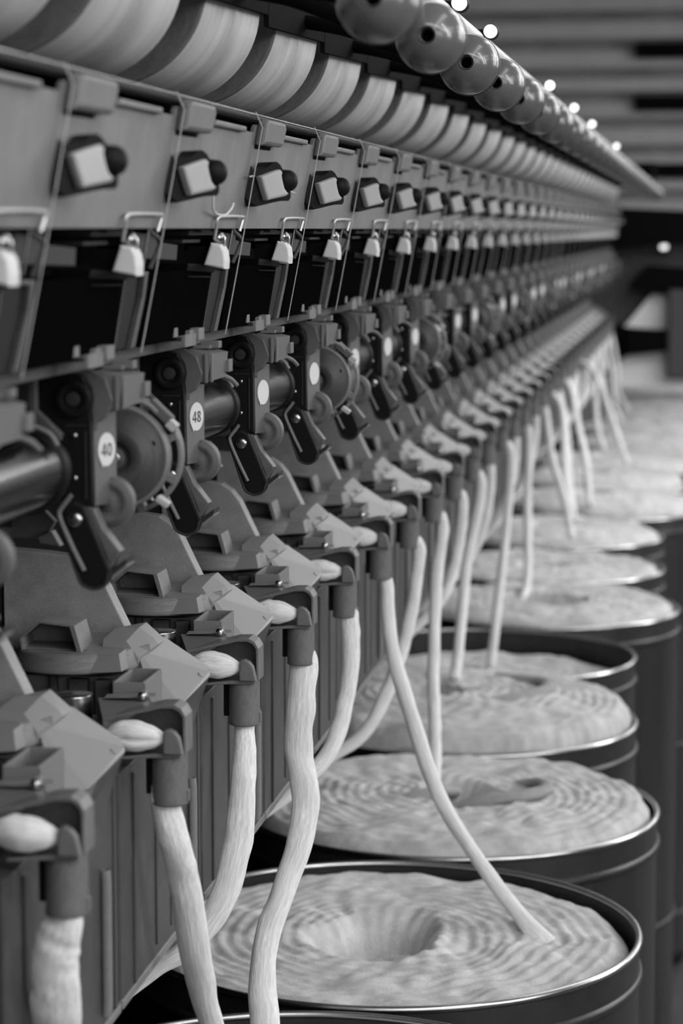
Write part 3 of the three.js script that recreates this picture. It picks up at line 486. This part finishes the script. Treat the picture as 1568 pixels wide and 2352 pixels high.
// slivers: a head lying in the condenser cup and a strand hanging below its tube
{
  const P = {
    0: [[-306, -322, 1115], [-306.5, -336, 1115], [-312.5, -352, 1117], [-314, -370, 1120], [-316, -396, 1130], [-314, -470, 1200], [-300, -560, 1320], [-290, -627, 1420]],
    1: [[-307, -322, 1346], [-309, -335, 1346], [-304, -361, 1350], [-302, -384, 1360], [-301, -441, 1390], [-300, -497, 1430], [-296, -570, 1490], [-290, -627, 1520]],
    2: [[-306, -322, 1576], [-306, -334, 1576], [-305, -351, 1570], [-304, -373, 1560], [-306, -409, 1550], [-315, -449, 1540], [-336, -478, 1535], [-367, -500, 1530], [-440, -560, 1520]],
    3: [[-306, -322, 1806], [-304, -332, 1806], [-305, -366, 1800], [-307, -401, 1800], [-300, -436, 1790], [-302, -465, 1780], [-312, -501, 1760], [-322, -536, 1740], [-322, -564, 1720], [-316, -588, 1700], [-312, -627, 1685]],
    4: [[-306, -322, 2035], [-303, -332, 2035], [-300, -366, 2030], [-304, -410, 2020], [-316, -450, 2000], [-347, -480, 1980], [-420, -530, 1960]],
    5: [[-306, -322, 2266], [-301, -335, 2266], [-293, -396, 2250], [-268, -465, 2220], [-237, -524, 2170], [-195, -571, 2120], [-156, -607, 2080], [-121, -632, 2045]],
    6: [[-306, -322, 2496], [-297, -332, 2496], [-298, -367, 2490], [-304, -412, 2480], [-320, -470, 2460], [-345, -522, 2440], [-400, -560, 2420]],
    7: [[-306, -322, 2726], [-297, -332, 2726], [-300, -398, 2700], [-294, -499, 2620], [-284, -553, 2550], [-279, -606, 2500]],
    8: [[-306, -322, 2956], [-297, -332, 2956], [-299, -384, 2950], [-306, -426, 2930], [-317, -454, 2910], [-370, -508, 2890]],
    9: [[-306, -322, 3186], [-295, -332, 3186], [-310, -445, 3150], [-310, -545, 3050], [-312, -575, 3020]],
    11: [[-306, -322, 3646], [-294, -332, 3646], [-294, -430, 3620], [-300, -562, 3520], [-304, -640, 3460]],
    13: [[-306, -322, 4106], [-299, -344, 4106], [-297, -462, 4080], [-289, -590, 3970], [-294, -610, 3930]],
    16: [[-306, -322, 4796], [-285, -345, 4780], [-272, -430, 4720], [-262, -500, 4640], [-243, -560, 4600]],
    18: [[-306, -322, 5256], [-290, -345, 5240], [-268, -430, 5180], [-248, -500, 5120], [-236, -580, 5060]],
    21: [[-306, -322, 5946], [-270, -345, 5900], [-232, -430, 5860], [-205, -500, 5800], [-180, -560, 5760]],
  };
  const W = { 0: [[16, 15], [17.5, 16], [24, 16], [26, 16], [25, 15], [23, 14], [21, 14], [20, 14]], 1: [[18, 17], [18, 16], [19, 15], [19, 15], [20, 15], [15, 13], [14, 12], [14, 12]], 2: [[15, 15], [14, 13], [17, 12], [20, 11], [18, 11], [13, 10], [13, 10]], 3: [[19, 17], [22, 15], [22, 13], [22, 12], [20, 12], [19, 11], [19, 12], [22, 12], [22, 12]], 4: [[18, 17], [17, 14], [15, 13], [14, 12], [13, 12]], 5: [[13, 13], [13, 12], [14, 12], [15, 12], [15, 11], [13, 10], [15, 10], [24, 9]] };
  const far = 'blurred white sliver strand in the far part of the row', land = {
    0: 'thick white sliver strand at the lower left corner', 1: 'white sliver strand slanting down at lower left, second from the left edge', 2: 'white sliver strand curving back under the third housing from the left', 3: 'broad wavy white sliver strand hanging left of the nearest can coil', 4: 'white sliver strand curving under the housing, fifth from the left',
    5: 'long white sliver strand slanting right across two coils to the nearest can', 6: 'white sliver strand just right of the slanting strand, bending back under', 7: 'straight white sliver strand dropping onto the second can coil', 9: 'straight white sliver strand dropping onto the heaped third coil', 11: 'straight white sliver strand ending on the fourth can coil', 13: 'white sliver strand ending on the fifth can coil', 8: 'short shaded sliver strand turning back between the strands of coils two and three' };
  const heads = [];
  for (let v = 0; v < 3; v++) {                              // folded bundle of fibres lying in the cup
    const a = new THREE.SphereGeometry(1, 36, 26).rotateZ(Math.PI / 2), nz = valueNoise(300 + v, 9, 9), p = a.attributes.position;
    for (let i = 0; i < p.count; i++) {
      const x = p.getX(i), t = Math.max(0, (x + 0.35) / 1.35), k = 1 - 0.42 * t * t, ang = Math.atan2(p.getZ(i), p.getY(i));
      const fold = v === 1 ? 0.20 * Math.exp(-Math.pow((ang - 1.75) / 0.22, 2)) : v === 2 ? 0.10 * Math.exp(-Math.pow((ang - 1.2) / 0.25, 2)) : 0.06 * Math.exp(-Math.pow((ang - 2.1) / 0.3, 2));
      const q = k * (1 - fold * (1 - x * x) * 1.2) * (1 + 0.10 * (nz(x * 0.5 + 0.5, ang / 6.2832 + 0.5) - 0.5));
      p.setXYZ(i, -0.3235 + 0.0185 * x, -0.2926 - 0.0012 * t + 0.0096 * q * p.getY(i), 0.0095 + 0.0085 * q * p.getZ(i));
    }
    const hu = a.attributes.uv; for (let i = 0; i < hu.count; i++) hu.setXY(i, hu.getY(i), hu.getX(i));
    a.computeVertexNormals(); heads.push(a);
  }
  for (let k = 0; k <= K1; k++) {
    const isFar = !land[k], o = thing('sliver', land[k] || far, 'sliver strand', [-306, -334, k * 230], isFar ? 'sliver strands far down the row' : undefined);
    part(o, 'sliver_head', heads[k % 3].clone().translate(0, 0, -k * PITCH), M.cotton);
    const r = rng(40 + k);
    let pts = P[k] ? P[k].map(([x, y, d]) => [x, y, d - FIRST * 1000]) : (k % 2 ? [[-306, -322, k * 230], [-300, -345, k * 230], [-290 + 10 * r(), -430, k * 230 - 20], [-280 + 30 * r(), -520, k * 230 - 70], [-270 + 40 * r(), -575, k * 230 - 110]] : [[-306, -322, k * 230], [-302, -345, k * 230], [-306, -400, k * 230 - 8], [-330, -470, k * 230 - 25], [-400, -540, k * 230 - 50]]);
    part(o, 'sliver_strand', sweep(pts, W[k] || [[15, 14], [14, 12], [14, 11], [14, 11]], 200 + k, k < 8 ? 80 : 36, k < 8 ? 20 : 12, 0.045), M.cotton);
  }
}
// loose yarn ends snagged on two of the rollers
{
  const a = thing('loose_yarn', 'loose curl of yarn hanging below the second window', 'yarn end', [-286, 8, 290]);
  part(a, 'yarn_loop', tube([[-288, 26, 262], [-287, 20, 272], [-288, 12, 278], [-290, 9, 300], [-290, 9, 326], [-288.6, 13, 337], [-288, 16, 340]], 0.7, 40, 6), M.cotton);
  const b = thing('loose_yarn', 'stray yarn end across the third window', 'yarn end', [-286, 20, 470]);
  part(b, 'yarn_loop', tube([[-286, 33, 380], [-286, 35, 420], [-287, 34, 440]], 0.5, 16, 6), M.cotton);
  part(b, 'yarn_tail', tube([[-288, 27, 520], [-288, 26.4, 540], [-288, 25.6, 562]], 0.5, 16, 6), M.cotton);
}
// ------------------------------------------------------------------ piecing carriage standing at the far end
{
  const o = new THREE.Group(); o.name = numbered('piecing_carriage'); o.userData = { label: 'dark piecing carriage with pale panels at the far right end of the machine', category: 'carriage' };
  o.position.set(-0.1, 0, -8.33); scene.add(o);
  const add = (name, g, m, l) => { const q = new THREE.Mesh(g, m); q.name = name; q.castShadow = q.receiveShadow = true; if (l) q.userData.label = l; o.add(q); return q; };
  const rb = (x0, x1, y0, y1, z0, z1, r = 0.01) => new RoundedBoxGeometry(x1 - x0, y1 - y0, z1 - z0, 3, r).translate((x0 + x1) / 2 + 0.1, EYE + (y0 + y1) / 2, (z0 + z1) / 2);
  const pr = (pts, z0, z1) => new ConvexGeometry(pts.flatMap(([x, y]) => [new THREE.Vector3(x + 0.1, EYE + y, z0), new THREE.Vector3(x + 0.1, EYE + y, z1)]));
  add('head_box', pr([[-0.322, 0.075], [-0.27, 0.042], [0.3, 0.045], [0.3, -0.01], [-0.322, -0.068]], 0.05, 0.18), M.blackMatt, 'black head box');
  add('body', rb(-0.42, 0.3, -0.50, 0.03, -0.12, 0.04), M.plasticDark);
  add('cover', pr([[-0.262, -0.19], [-0.22, -0.14], [-0.2, -0.12], [-0.19, -0.148], [0.25, -0.15], [0.25, -0.235], [-0.19, -0.215]], 0.06, 0.14), M.blackMatt, 'black slanted cover');
  add('pale_panel', pr([[-0.275, -0.33], [-0.195, -0.232], [-0.176, -0.212], [-0.13, -0.216], [0.1, -0.22], [0.1, -0.35]], 0.03, 0.10), M.palePaint, 'pale panel');
  add('pale_guard', pr([[-0.32, -0.462], [-0.275, -0.424], [-0.22, -0.412], [0.1, -0.405], [0.1, -0.53], [-0.28, -0.53]], 0.03, 0.10), M.palePaint, 'pale lower guard');
  add('left_flare', pr([[-0.327, -0.305], [-0.265, -0.335], [-0.265, -0.425], [-0.322, -0.466]], 0.10, 0.16), M.blackMatt);
  add('band', pr([[-0.28, -0.327], [-0.12, -0.348], [-0.12, -0.408], [-0.28, -0.426]], 0.10, 0.16), M.blackMatt, 'black band');
  add('post', rb(-0.128, 0.02, -0.5, -0.2, 0.10, 0.17), M.plasticDark);
  add('signal_lamp', new THREE.SphereGeometry(0.012, 16, 12).translate(-0.045, EYE - 0.058, 0.13), M.indicator);
  add('lamp_bracket', rb(-0.155, -0.13, -0.08, -0.066, 0.0, 0.14, 0.003), M.black);
  add('carrier_arm', rb(-0.42, 0.0, -0.46, -0.40, -0.3, -0.1), M.black);
  add('leg', rb(-0.6, -0.5, -1.62, 0.03, -0.3, -0.1), M.plasticDark);
  add('cross_beam', rb(-0.56, -0.2, -0.1, -0.02, -0.25, -0.13), M.plasticDark);
}
scene.traverse((o) => { if (o.isMesh) { o.castShadow = true; o.receiveShadow = true; } });
renderer.render(scene, camera);
